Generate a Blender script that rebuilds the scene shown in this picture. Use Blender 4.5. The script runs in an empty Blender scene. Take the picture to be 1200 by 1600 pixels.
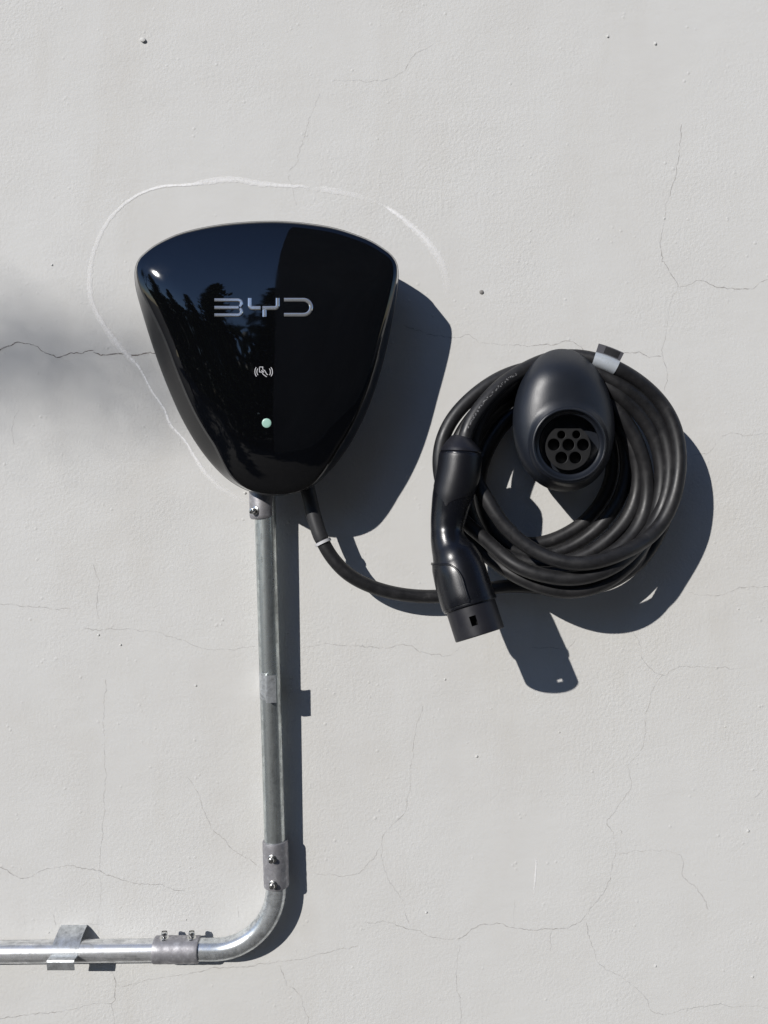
import bpy, bmesh, math, random
from mathutils import Vector, Matrix, noise as mnoise

random.seed(7)
scn = bpy.context.scene
COL = scn.collection

# ------------------------------------------------------------------ camera, sky, sun, exposure
S = 0.00075            # metres on the wall per photograph pixel
D = 0.906              # camera distance from the wall
Z0 = 1.32              # height of the picture centre above the ground
SX, SZ = 0.83, 0.62   # sun shadow offset per metre of depth (right, down)

cam = bpy.data.cameras.new('camera')
cam.sensor_fit = 'VERTICAL'
cam.sensor_height = 32.0
cam.lens = 32.0 * D / (1600 * S)
cam.clip_start = 0.02
cam.clip_end = 400
cam_o = bpy.data.objects.new('camera', cam)
cam_o.location = (0, -D, Z0)
cam_o.rotation_euler = (math.radians(90), 0, 0)
COL.objects.link(cam_o)
scn.camera = cam_o

world = bpy.data.worlds.new('World')
scn.world = world
world.use_nodes = True
wn = world.node_tree.nodes
bg = wn['Background']
sky = wn.new('ShaderNodeTexSky')
sky.sky_type = 'NISHITA'
sky.sun_disc = False
sun_dir = Vector((SX, 1.0, -SZ)).normalized()          # travel direction of the light
to_sun = -sun_dir
sky.sun_elevation = math.asin(to_sun.z)
sky.sun_rotation = math.atan2(to_sun.x, to_sun.y)
sky.air_density = 1.0
sky.dust_density = 0.0
sky.ozone_density = 2.6
hue = wn.new('ShaderNodeMixRGB')            # slightly deeper blue, the same over the whole sky
hue.blend_type = 'MULTIPLY'
hue.inputs[0].default_value = 1.0
hue.inputs[2].default_value = (0.93, 0.96, 1.13, 1)
world.node_tree.links.new(sky.outputs[0], hue.inputs[1])
world.node_tree.links.new(hue.outputs[0], bg.inputs[0])
bg.inputs[1].default_value = 0.10

sun = bpy.data.lights.new('sun', 'SUN')
sun.energy = 4.35
sun.angle = math.radians(0.53)
sun.color = (1.0, 0.966, 0.925)
sun_o = bpy.data.objects.new('sun', sun)
sun_o.rotation_euler = sun_dir.to_track_quat('-Z', 'Y').to_euler()
sun_o.location = to_sun * 12 + Vector((0, 0, Z0))
COL.objects.link(sun_o)

vs = scn.view_settings
vs.view_transform = 'Standard'
vs.look = 'None'
vs.exposure = 0.0
vs.gamma = 1.0
vs.use_curve_mapping = False


# ------------------------------------------------------------------ helpers
def P(px, py, d=0.0):
    """point at depth d (mm in front of the wall) that stands at photograph position px, py"""
    k = S * (1 - d / 1000.0 / D)
    return Vector(((px - 600) * k, -d / 1000.0, Z0 + (800 - py) * k))


def mm(px, d=0.0):
    return px * S * (1 - d / 1000.0 / D)


def mk(name, verts, faces, mat, parent=None, smooth=True, angle=35):
    me = bpy.data.meshes.new(name)
    off = parent_world(parent)
    me.from_pydata([tuple(Vector(v) - off) for v in verts], [], faces)
    me.validate()
    me.update()
    bm = bmesh.new()
    bm.from_mesh(me)
    bmesh.ops.recalc_face_normals(bm, faces=bm.faces)
    bm.to_mesh(me)
    bm.free()
    if smooth:
        me.shade_smooth()
        me.set_sharp_from_angle(angle=math.radians(angle))
    if mat:
        me.materials.append(mat)
    o = bpy.data.objects.new(name, me)
    COL.objects.link(o)
    if parent:
        o.parent = parent
    return o


WORLD_POS = {}


def parent_world(p):
    v = Vector((0, 0, 0))
    while p is not None:
        v += p.location
        p = p.parent
    return v


def thing(name, label, cat, loc, group=None):
    o = bpy.data.objects.new(name, None)
    o.empty_display_size = 0.03
    o.location = loc
    COL.objects.link(o)
    o['label'] = label
    o['category'] = cat
    if group:
        o['group'] = group
    return o


def tag(o, label=None, cat=None, group=None, kind=None):
    if label: o['label'] = label
    if cat: o['category'] = cat
    if group: o['group'] = group
    if kind: o['kind'] = kind
    return o


class MB:
    def __init__(s):
        s.v, s.f = [], []

    def rings(s, rings, cap0=True, cap1=True, closed=True):
        b = len(s.v)
        n = len(rings[0])
        for r in rings:
            s.v += [Vector(p) for p in r]
        for i in range(len(rings) - 1):
            for j in range(n if closed else n - 1):
                k = (j + 1) % n
                s.f.append((b + i * n + j, b + i * n + k, b + (i + 1) * n + k, b + (i + 1) * n + j))
        if cap0: s.f.append(tuple(b + j for j in range(n)))
        if cap1: s.f.append(tuple(b + (len(rings) - 1) * n + j for j in range(n)))

    def box(s, c, ax, ay, az):
        """c centre, three half-axis vectors"""
        b = len(s.v)
        for i in (-1, 1):
            for j in (-1, 1):
                for k in (-1, 1):
                    s.v.append(Vector(c) + Vector(ax) * i + Vector(ay) * j + Vector(az) * k)
        for q in ((0, 1, 3, 2), (4, 6, 7, 5), (0, 4, 5, 1), (2, 3, 7, 6), (0, 2, 6, 4), (1, 5, 7, 3)):
            s.f.append(tuple(b + i for i in q))

    def build(s, name, mat, parent=None, smooth=True, angle=35):
        return mk(name, s.v, s.f, mat, parent, smooth, angle)


def frames(path):
    """parallel transported frames for a list of points"""
    n = len(path)
    T = []
    for i in range(n):
        a = path[max(i - 1, 0)]
        b = path[min(i + 1, n - 1)]
        T.append((b - a).normalized())
    up = Vector((0, -1, 0))
    if abs(T[0].dot(up)) > 0.9:
        up = Vector((1, 0, 0))
    N = (up - T[0] * up.dot(T[0])).normalized()
    out = []
    for i in range(n):
        if i:
            N = (N - T[i] * N.dot(T[i])).normalized()
        out.append((T[i], N, T[i].cross(N)))
    return out


def tube(mb, path, rad, seg=20, cap0=True, cap1=True):
    fr = frames(path)
    rg = []
    for i, p in enumerate(path):
        r = rad(i / (len(path) - 1)) if callable(rad) else (rad[i] if isinstance(rad, (list, tuple)) else rad)
        T, N, B = fr[i]
        rg.append([p + (N * math.cos(2 * math.pi * j / seg) + B * math.sin(2 * math.pi * j / seg)) * r for j in range(seg)])
    mb.rings(rg, cap0, cap1)


def catmull(pts, per=10, closed=False):
    out = []
    n = len(pts)
    rng = range(n) if closed else range(n - 1)
    for i in rng:
        if closed:
            p0, p1, p2, p3 = pts[(i - 1) % n], pts[i], pts[(i + 1) % n], pts[(i + 2) % n]
        else:
            p1, p2 = pts[i], pts[i + 1]
            p0 = pts[i - 1] if i else p1 * 2 - p2
            p3 = pts[i + 2] if i + 2 < n else p2 * 2 - p1
        t0 = 0.0
        t1 = t0 + max((p1 - p0).length, 1e-9) ** 0.5
        t2 = t1 + max((p2 - p1).length, 1e-9) ** 0.5
        t3 = t2 + max((p3 - p2).length, 1e-9) ** 0.5
        for k in range(per):
            t = t1 + (t2 - t1) * k / per
            A1 = p0 * ((t1 - t) / (t1 - t0)) + p1 * ((t - t0) / (t1 - t0))
            A2 = p1 * ((t2 - t) / (t2 - t1)) + p2 * ((t - t1) / (t2 - t1))
            A3 = p2 * ((t3 - t) / (t3 - t2)) + p3 * ((t - t2) / (t3 - t2))
            B1 = A1 * ((t2 - t) / (t2 - t0)) + A2 * ((t - t0) / (t2 - t0))
            B2 = A2 * ((t3 - t) / (t3 - t1)) + A3 * ((t - t1) / (t3 - t1))
            out.append(B1 * ((t2 - t) / (t2 - t1)) + B2 * ((t - t1) / (t2 - t1)))
    if not closed:
        out.append(pts[-1].copy())
    return out


def resample(path, n, closed=False):
    pts = list(path) + ([path[0]] if closed else [])
    L = [0.0]
    for a, b in zip(pts, pts[1:]):
        L.append(L[-1] + (b - a).length)
    out = []
    j = 0
    m = n if closed else n - 1
    for i in range(n):
        t = L[-1] * i / m
        while j < len(L) - 2 and L[j + 1] < t:
            j += 1
        u = (t - L[j]) / max(L[j + 1] - L[j], 1e-12)
        out.append(pts[j].lerp(pts[j + 1], min(max(u, 0), 1)))
    return out


# ------------------------------------------------------------------ materials
def principled(name, base=(0.5, 0.5, 0.5), rough=0.5, metal=0.0, **kw):
    m = bpy.data.materials.new(name)
    m.use_nodes = True
    b = m.node_tree.nodes['Principled BSDF']
    b.inputs['Base Color'].default_value = (*base, 1)
    b.inputs['Roughness'].default_value = rough
    b.inputs['Metallic'].default_value = metal
    for k, v in kw.items():
        b.inputs[k.replace('_', ' ')].default_value = v
    return m, m.node_tree.nodes, m.node_tree.links, b


def tex_noise(N, L, vec, scale, detail=3, rough=0.55, dist=0.0):
    t = N.new('ShaderNodeTexNoise')
    t.inputs['Scale'].default_value = scale
    t.inputs['Detail'].default_value = detail
    t.inputs['Roughness'].default_value = rough
    t.inputs['Distortion'].default_value = dist
    if vec is not None: L.new(vec, t.inputs['Vector'])
    return t.outputs['Fac']


def ramp(N, L, fac, stops):
    r = N.new('ShaderNodeValToRGB')
    e = r.color_ramp.elements
    while len(e) < len(stops): e.new(0.5)
    for i, (p, c) in enumerate(stops):
        e[i].position = p
        e[i].color = (c, c, c, 1) if not isinstance(c, tuple) else (*c, 1)
    L.new(fac, r.inputs[0])
    return r.outputs[0]


def math_n(N, L, op, a, b):
    m = N.new('ShaderNodeMath')
    m.operation = op
    for i, v in enumerate((a, b)):
        if isinstance(v, (int, float)): m.inputs[i].default_value = v
        else: L.new(v, m.inputs[i])
    return m.outputs[0]


def bump(N, L, b, h, strength, dist):
    n = N.new('ShaderNodeBump')
    n.inputs['Strength'].default_value = strength
    n.inputs['Distance'].default_value = dist
    L.new(h, n.inputs['Height'])
    L.new(n.outputs[0], b.inputs['Normal'])
    return n


def geo_pos(N):
    return N.new('ShaderNodeNewGeometry').outputs['Position']


def mapping(N, L, vec, scale=(1, 1, 1)):
    m = N.new('ShaderNodeMapping')
    m.inputs['Scale'].default_value = scale
    L.new(vec, m.inputs['Vector'])
    return m.outputs[0]


def mat_wall():
    m, N, L, b = principled('painted_render', rough=0.85)
    p = geo_pos(N)
    big = tex_noise(N, L, p, 1.3, 4, 0.6)
    mid = tex_noise(N, L, p, 9, 4, 0.6)
    streak = tex_noise(N, L, mapping(N, L, p, (22, 22, 3)), 1.0, 4, 0.6)
    s = math_n(N, L, 'ADD', math_n(N, L, 'MULTIPLY', big, 0.5), math_n(N, L, 'MULTIPLY', mid, 0.3))
    s = math_n(N, L, 'ADD', s, math_n(N, L, 'MULTIPLY', streak, 0.2))
    c = ramp(N, L, s, [(0.34, (0.565, 0.556, 0.532)), (0.5, (0.60, 0.597, 0.578)), (0.66, (0.622, 0.622, 0.607))])
    wash = ramp(N, L, tex_noise(N, L, mapping(N, L, p, (2.2, 2.2, 0.9)), 2.4, 6, 0.68, 0.6), [(0.52, 0.0), (0.72, 0.5)])
    mw = N.new('ShaderNodeMixRGB')
    L.new(wash, mw.inputs[0]); L.new(c, mw.inputs[1]); mw.inputs[2].default_value = (0.545, 0.53, 0.495, 1)
    scuff = ramp(N, L, tex_noise(N, L, mapping(N, L, p, (9, 9, 26)), 2.0, 5, 0.7, 0.8), [(0.66, 0.0), (0.76, 0.45)])
    ms = N.new('ShaderNodeMixRGB')
    L.new(scuff, ms.inputs[0]); L.new(mw.outputs[0], ms.inputs[1]); ms.inputs[2].default_value = (0.67, 0.67, 0.66, 1)
    c = ms.outputs[0]
    # dirt specks
    sp = tex_noise(N, L, p, 230, 2, 0.5)
    spk = ramp(N, L, sp, [(0.74, 0.0), (0.80, 0.35)])
    mx = N.new('ShaderNodeMixRGB')
    L.new(spk, mx.inputs[0]); L.new(c, mx.inputs[1]); mx.inputs[2].default_value = (0.33, 0.31, 0.29, 1)
    L.new(mx.outputs[0], b.inputs['Base Color'])
    # relief: fine stipple, softened in patches, sparse raised grains, broad trowel waves
    fine = tex_noise(N, L, p, 260, 4, 0.6)
    patch = ramp(N, L, tex_noise(N, L, p, 5, 3, 0.6), [(0.35, 0.08), (0.65, 1.0)])
    fine = math_n(N, L, 'MULTIPLY', fine, patch)
    vo = N.new('ShaderNodeTexVoronoi')
    vo.inputs['Scale'].default_value = 110
    L.new(p, vo.inputs['Vector'])
    grain = ramp(N, L, vo.outputs['Distance'], [(0.06, 1.0), (0.24, 0.0)])
    sel = ramp(N, L, tex_noise(N, L, p, 38, 2, 0.5), [(0.54, 0.0), (0.66, 1.0)])
    grain = math_n(N, L, 'MULTIPLY', grain, sel)
    wave = tex_noise(N, L, mapping(N, L, p, (14, 14, 30)), 1.0, 3, 0.5)
    h = math_n(N, L, 'ADD', math_n(N, L, 'MULTIPLY', fine, 1.0), math_n(N, L, 'MULTIPLY', grain, 0.45))
    h = math_n(N, L, 'ADD', h, math_n(N, L, 'MULTIPLY', wave, 1.0))
    bump(N, L, b, h, 0.7, 0.00105)
    return m


def mat_crack(alpha):
    m, N, L, b = principled('crack_line', (0.16, 0.13, 0.115), 0.95)
    p = geo_pos(N)
    a = ramp(N, L, tex_noise(N, L, p, 120, 3, 0.6), [(0.35, 0.15 * alpha), (0.6, alpha)])
    L.new(a, b.inputs['Alpha'])
    return m


def mat_chalk():
    m, N, L, b = principled('white_filler', (0.93, 0.925, 0.92), 0.9)
    p = geo_pos(N)
    at = N.new('ShaderNodeAttribute')
    at.attribute_name = 'fade'
    a = ramp(N, L, tex_noise(N, L, p, 300, 3, 0.7), [(0.28, 0.55), (0.52, 1.0)])
    L.new(math_n(N, L, 'MULTIPLY', a, at.outputs['Fac']), b.inputs['Alpha'])
    return m


def mat_gloss():
    m, N, L, b = principled('gloss_black', (0.0022, 0.0024, 0.003), 0.035)
    b.inputs['IOR'].default_value = 1.72
    p = geo_pos(N)
    L.new(ramp(N, L, tex_noise(N, L, p, 30, 4, 0.6), [(0.4, 0.015), (0.75, 0.06)]), b.inputs['Roughness'])
    L.new(ramp(N, L, tex_noise(N, L, p, 900, 2, 0.5), [(0.70, (0.0022, 0.0024, 0.003)), (0.80, (0.03, 0.03, 0.03))]), b.inputs['Base Color'])
    bump(N, L, b, tex_noise(N, L, p, 26, 2, 0.5), 0.06, 0.0006)
    return m


def mat_plastic(name, base, rough, tex=900, bs=0.1, var=0.1):
    m, N, L, b = principled(name, base, rough)
    p = geo_pos(N)
    L.new(ramp(N, L, tex_noise(N, L, p, 40, 4, 0.6), [(0.3, max(rough - var, 0.02)), (0.7, rough + var)]), b.inputs['Roughness'])
    bump(N, L, b, tex_noise(N, L, p, tex, 2, 0.5), bs, 0.0002)
    return m


def mat_rubber():
    m, N, L, b = principled('cable_rubber', (0.016, 0.016, 0.017), 0.5)
    p = geo_pos(N)
    dust = tex_noise(N, L, p, 70, 5, 0.65)
    L.new(ramp(N, L, dust, [(0.3, (0.010, 0.010, 0.0112)), (0.62, (0.0155, 0.0153, 0.0165)), (0.76, (0.042, 0.041, 0.041))]), b.inputs['Base Color'])
    L.new(ramp(N, L, dust, [(0.3, 0.36), (0.7, 0.6)]), b.inputs['Roughness'])
    bump(N, L, b, tex_noise(N, L, p, 700, 2, 0.5), 0.12, 0.0002)
    return m


def mat_steel(name, axis, tint=(0.56, 0.585, 0.59), r0=0.22, r1=0.42, metal=1.0):
    m, N, L, b = principled(name, tint, 0.35, metal)
    p = geo_pos(N)
    sc = {'z': (60, 60, 4), 'x': (4, 60, 60), 'n': (40, 40, 40)}[axis]
    st = tex_noise(N, L, mapping(N, L, p, sc), 6.0, 4, 0.65)
    vo = N.new('ShaderNodeTexVoronoi')
    vo.inputs['Scale'].default_value = 170
    L.new(p, vo.inputs['Vector'])
    sp = N.new('ShaderNodeSeparateColor')
    L.new(vo.outputs['Color'], sp.inputs[0])
    blot = tex_noise(N, L, p, 45, 4, 0.7)
    f = math_n(N, L, 'ADD', math_n(N, L, 'MULTIPLY', st, 0.5), math_n(N, L, 'MULTIPLY', blot, 0.4))
    f = math_n(N, L, 'ADD', f, math_n(N, L, 'MULTIPLY', sp.outputs[0], 0.1))
    c = ramp(N, L, f, [(0.34, tuple(x * 0.5 for x in tint)), (0.5, tint), (0.64, tuple(min(x * 1.35, 0.92) for x in tint))])
    L.new(c, b.inputs['Base Color'])
    L.new(ramp(N, L, f, [(0.35, r1), (0.65, r0)]), b.inputs['Roughness'])
    bump(N, L, b, f, 0.10, 0.0006)
    return m


def mat_cast():
    m, N, L, b = principled('cast_zinc', (0.33, 0.325, 0.34), 0.5, 0.55)
    p = geo_pos(N)
    f = tex_noise(N, L, p, 160, 5, 0.7)
    L.new(ramp(N, L, f, [(0.3, (0.22, 0.215, 0.23)), (0.55, (0.34, 0.335, 0.35)), (0.75, (0.56, 0.56, 0.57))]), b.inputs['Base Color'])
    L.new(ramp(N, L, f, [(0.3, 0.6), (0.7, 0.38)]), b.inputs['Roughness'])
    bump(N, L, b, f, 0.3, 0.0005)
    return m


M_WALL = mat_wall()
M_GLOSS = mat_gloss()
M_SIDE = mat_plastic('satin_charger_side', (0.022, 0.022, 0.023), 0.42)
M_BAND = mat_plastic('gloss_side_band', (0.003, 0.003, 0.0033), 0.10, 900, 0.02, 0.04)
M_SHELL = mat_plastic('satin_holder', (0.0125, 0.0152, 0.0215), 0.40, 1100, 0.5, 0.05)
M_INSERT = mat_plastic('matte_insert', (0.0036, 0.0036, 0.004), 0.6)
M_DARK = mat_plastic('hole_black', (0.004, 0.004, 0.004), 0.6)
M_PLUG = mat_plastic('plug_gloss', (0.005, 0.0055, 0.008), 0.27, 1500, 0.25, 0.07)
M_GRIP = mat_plastic('plug_grip', (0.006, 0.0064, 0.009), 0.40, 1300, 0.5, 0.05)
M_NOSE = mat_plastic('plug_matte', (0.012, 0.012, 0.016), 0.42)
M_RUBBER = mat_rubber()
M_STEEL_V = mat_steel('galvanised_vertical', 'z', (0.53, 0.565, 0.555), 0.22, 0.44, 0.86)
M_STEEL_H = mat_steel('galvanised_horizontal', 'x', (0.68, 0.69, 0.69), 0.22, 0.42, 0.75)
M_STEEL = mat_steel('galvanised_bend', 'n', (0.58, 0.605, 0.61), 0.2, 0.36, 0.75)
M_BRACKET = mat_steel('zinc_plated_strip', 'n', (0.5, 0.52, 0.53), 0.3, 0.45, 0.7)
M_SCREW = mat_steel('zinc_screw', 'n', (0.62, 0.62, 0.60), 0.18, 0.3)
M_CAST = mat_cast()
M_CHROME = principled('chrome_letter', (0.68, 0.69, 0.69), 0.11, 0.80)[0]
M_ICON = principled('icon_print', (0.5, 0.5, 0.52), 0.6)[0]
M_TIE = principled('white_tie', (0.55, 0.55, 0.56), 0.45)[0]
M_LAMP = principled('status_lamp', (0.3, 0.47, 0.4), 0.35, Emission_Color=(0.36, 0.72, 0.56, 1), Emission_Strength=0.12)[0]
M_SILVER = mat_plastic('silver_sticker', (0.52, 0.56, 0.60), 0.35, 300, 0.4)
M_SILVER.node_tree.nodes['Principled BSDF'].inputs['Metallic'].default_value = 0.35
M_PRINT = principled('sticker_print', (0.012, 0.012, 0.014), 0.4)[0]
M_PRINT2 = principled('sticker_grey', (0.07, 0.07, 0.08), 0.4)[0]


# ------------------------------------------------------------------ wall and ground
def wall():
    mb = MB()
    W, H, T = 5.5, 4.2, 0.2
    mb.box((0, T / 2, H / 2), (W, 0, 0), (0, T / 2, 0), (0, 0, H / 2))
    o = mb.build('wall', M_WALL, None, False)
    tag(o, kind='structure')
    return o


WALL = wall()


def ground():
    m, N, L, b = principled('ground_concrete', rough=0.9)
    p = geo_pos(N)
    f = tex_noise(N, L, p, 3, 6, 0.65)
    L.new(ramp(N, L, f, [(0.3, (0.035, 0.033, 0.031)), (0.7, (0.065, 0.061, 0.056))]), b.inputs['Base Color'])
    bump(N, L, b, tex_noise(N, L, p, 60, 4, 0.6), 0.4, 0.004)
    mb = MB()
    mb.v = [Vector(v) for v in ((-60, 0.3, 0), (60, 0.3, 0), (60, -90, 0), (-60, -90, 0))]
    mb.f = [(0, 1, 2, 3)]
    tag(mb.build('ground', m, None, False), kind='structure')


ground()


# ------------------------------------------------------------------ hairline cracks, filler line, wear on the wall
M_CR1, M_CR2 = mat_crack(0.9), mat_crack(0.34)
CRACKS_MAIN = [
    [(-20, 556), (0, 548), (15, 541), (27, 535), (40, 536), (55, 540), (68, 547), (81, 554)],
    [(76, 557), (92, 557.5), (101, 555), (110, 548.5), (128, 551), (148, 548)],
    [(144, 551), (158, 555.5), (185, 552), (212, 555), (228, 551), (245, 551), (280, 549)],
]
CRACKS = [
    [(630, 509), (645, 514), (660, 518), (690, 526), (715, 527), (732, 523), (752, 535), (790, 539), (830, 540), (870, 537), (885, 533), (905, 540), (918, 551), (945, 553), (975, 550), (1000, 553), (1020, 557), (1035, 559)],
    [(1065, 195), (1060, 250), (1045, 310), (1035, 360), (1032, 390), (1045, 425), (1058, 448), (1050, 465), (1043, 490), (1042, 520), (1036, 545), (1035, 560), (1042, 590), (1040, 612)],
    [(1058, 448), (1075, 445), (1095, 440), (1115, 447), (1150, 453), (1175, 450), (1200, 438), (1230, 436)],
    [(1125, 680), (1145, 677), (1160, 680), (1200, 677), (1225, 679)],
    [(1078, 712), (1105, 708), (1120, 690)],
    [(500, 145), (483, 190), (470, 230), (465, 255), (450, 270), (455, 290), (463, 320)],
    [(520, 125), (570, 127), (600, 125), (625, 115), (650, 85), (690, 62)],
    [(985, 985), (1003, 1010), (1005, 1030), (1037, 1055), (1055, 1044), (1110, 1043), (1150, 1044)],
    [(1037, 1055), (1020, 1080), (1010, 1120), (1004, 1165), (982, 1195), (985, 1230), (965, 1260), (948, 1285), (960, 1305), (960, 1335), (945, 1390), (915, 1430)],
    [(960, 1335), (1000, 1332), (1035, 1328), (1065, 1340), (1070, 1370), (1090, 1390), (1108, 1420)],
    [(915, 1430), (900, 1446), (870, 1450), (815, 1453), (780, 1443), (745, 1448), (720, 1465), (690, 1468), (650, 1455), (600, 1440), (570, 1444)],
    [(720, 1475), (712, 1520), (718, 1560), (722, 1620)],
    [(917, 1440), (925, 1480), (935, 1505), (975, 1530), (1010, 1560), (1020, 1582), (1050, 1582), (1100, 1572), (1160, 1572), (1220, 1575)],
    [(660, 1100), (648, 1150), (640, 1230), (632, 1270), (600, 1305), (600, 1360), (630, 1410), (638, 1445)],
    [(600, 1305), (590, 1330), (560, 1363), (530, 1368), (490, 1362)],
    [(-10, 1352), (0, 1355), (35, 1372), (60, 1362), (110, 1354), (155, 1362), (190, 1375), (235, 1382), (290, 1391)],
    [(166, 1060), (162, 1130), (164, 1200), (160, 1300), (155, 1360), (158, 1380), (152, 1440), (156, 1462)],
    [(295, 1215), (310, 1245), (330, 1290), (355, 1320), (375, 1335), (408, 1357)],
    [(-20, 1594), (0, 1592), (50, 1585), (100, 1580), (150, 1567), (175, 1567), (181, 1545), (175, 1515)],
    [(175, 1567), (180, 1620)],
    [(183, 1543), (240, 1530), (300, 1520), (360, 1511), (420, 1505), (500, 1492), (560, 1478)],
    [(438, 1508), (445, 1530), (470, 1560), (484, 1610)],
    [(130, 985), (190, 983), (250, 990), (290, 1002), (330, 1016), (400, 1011)],
    [(155, 970), (151, 935), (153, 905), (147, 880)],
    [(0, 944), (60, 950), (110, 952)],
    [(590, 1012), (640, 1010), (660, 1020), (700, 1023), (722, 1010)],
    [(830, 1012), (870, 1014), (890, 1012), (897, 997)],
    [(1075, 927), (1120, 930), (1160, 918), (1210, 917)],
    [(470, 1010), (540, 1008), (600, 1014)],
    [(28, 640), (20, 665), (22, 700)],
    [(804, 1405), (803, 1450)], [(861, 1455), (860, 1485)],
    [(38, 1430), (40, 1450)], [(84, 1430), (86, 1446)], [(312, 1414), (313, 1430)], [(373, 1420), (374, 1432)],
    [(125, 1443), (165, 1445)], [(968, 1295), (972, 1304)], [(1192, 1232), (1181, 1248)],
]


def crack(pts, width, mat, jit=1.2):
    rnd = random.Random(int(pts[0][0] * 7 + pts[0][1]))
    cr = catmull([Vector((x, y, 0)) for x, y in pts], 8)
    tot = sum((b - a).length for a, b in zip(cr, cr[1:]))
    cr = resample(cr, max(6, int(tot / 3.2)))
    sd = pts[0][0] * 0.37 + pts[0][1] * 0.11
    path = []
    for i, q in enumerate(cr):
        a = mnoise.noise(Vector((q.x * 0.05, q.y * 0.05, sd))) * 3.2 + mnoise.noise(Vector((q.x * 0.17, q.y * 0.17, sd + 9))) * 2.0
        b = mnoise.noise(Vector((q.x * 0.05, q.y * 0.05, sd + 31))) * 3.2 + mnoise.noise(Vector((q.x * 0.17, q.y * 0.17, sd + 47))) * 2.0
        path.append((q.x + a + rnd.uniform(-.5, .5), q.y + b + rnd.uniform(-.5, .5)))
    V = [P(x, y, 0.25) for x, y in path]
    mb = MB()
    L, R = [], []
    for i, p in enumerate(V):
        t = (V[min(i + 1, len(V) - 1)] - V[max(i - 1, 0)]).normalized()
        s = Vector((t.z, 0, -t.x))
        w = width * 0.5 * rnd.uniform(0.6, 1.2) * (0.95 + 0.9 * mnoise.noise(Vector((p.x * 22, p.z * 22, sd)))) * (0.25 if i in (0, len(V) - 1) else 1)
        L.append(p + s * w); R.append(p - s * w)
    mb.rings([L, R], False, False, closed=False)
    return mb.build('crack', mat, WALL, False)


for c in CRACKS_MAIN: crack(c, 0.0012, M_CR1)
M_CR3 = mat_crack(0.2)
for k, c in enumerate(CRACKS): crack(c, 0.0009, M_CR2 if k in (0, 1, 2, 10, 15, 18) else M_CR3)


def filler(pts, name='filler_line'):
    ctr = catmull([Vector((x, y, w)) for x, y, w, a in pts], 8)
    alp = []
    for (a, b) in zip(pts, pts[1:]):
        for k in range(8): alp.append(a[3] + (b[3] - a[3]) * k / 8)
    alp.append(pts[-1][3])
    rnd = random.Random(3)
    L, R = [], []
    V = [P(c.x, c.y, 0.4) for c in ctr]
    for i, p in enumerate(V):
        t = (V[min(i + 1, len(V) - 1)] - V[max(i - 1, 0)]).normalized()
        s = Vector((t.z, 0, -t.x))
        w = ctr[i].z * S * 0.5
        L.append(p + s * w * rnd.uniform(0.7, 1.25)); R.append(p - s * w * rnd.uniform(0.7, 1.25))
    mb = MB()
    mb.rings([L, V, R], False, False, closed=False)
    o = mb.build(name, M_CHALK, WALL, False)
    at = o.data.attributes.new('fade', 'FLOAT', 'POINT')
    n = len(V)
    for i in range(n):
        at.data[i].value = alp[i] * 0.6
        at.data[n + i].value = alp[i]
        at.data[2 * n + i].value = alp[i] * 0.6
    return o


M_CHALK = mat_chalk()
filler([(395, 790, 7, 0), (372, 778, 7, 0.35), (345, 762, 7, 0.5), (322, 740, 6, 0.7), (303, 712, 5, 0.9), (290, 690, 4, 0.95), (265, 661, 4.5, 1), (257, 640, 4, 1), (238, 612, 4, 1), (222, 582, 4, 1), (214, 570, 5, 1),
        (195, 551, 9, 0.75), (170, 520, 8, 0.7), (155, 496, 7, 0.7), (143, 468, 7, 0.6), (140, 440, 8, 0.55), (143, 408, 7, 0.5), (152, 378, 6, 0.5), (166, 350, 5, 0.6), (185, 327, 5, 0.7), (206, 310, 4, 0.85), (230, 298, 4, 1), (255, 291, 4, 1), (290, 289, 4, 1), (320, 285, 8, 0.7), (345, 281, 9, 0.75), (372, 281, 9, 0.7), (398, 286, 9, 0.7), (430, 289, 6, 0.8), (460, 291, 5, 0.8), (474, 291, 4, 0.7), (484, 297, 8, 0)])
filler([(488, 296, 6, 0), (508, 296, 9, 0.6), (530, 300, 8, 0.5), (553, 305, 7, 0.45), (578, 313, 6, 0.2), (600, 322, 3, 0.25), (607, 326, 5, 1), (625, 338, 7, 0.9), (648, 358, 10, 0.8), (668, 378, 12, 0.75), (684, 400, 12, 0.6), (695, 425, 11, 0.4), (698, 448, 10, 0.22), (698, 475, 8, 0)])
filler([(436, 346, 10, 0), (455, 340, 16, 0.10), (480, 334, 22, 0.14), (500, 332, 26, 0.14), (512, 333, 20, 0)])
filler([(838, 1340, 2, 0), (838, 1350, 2, 0.8), (836, 1375, 2, 0.8), (834, 1400, 2, 0)])


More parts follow.
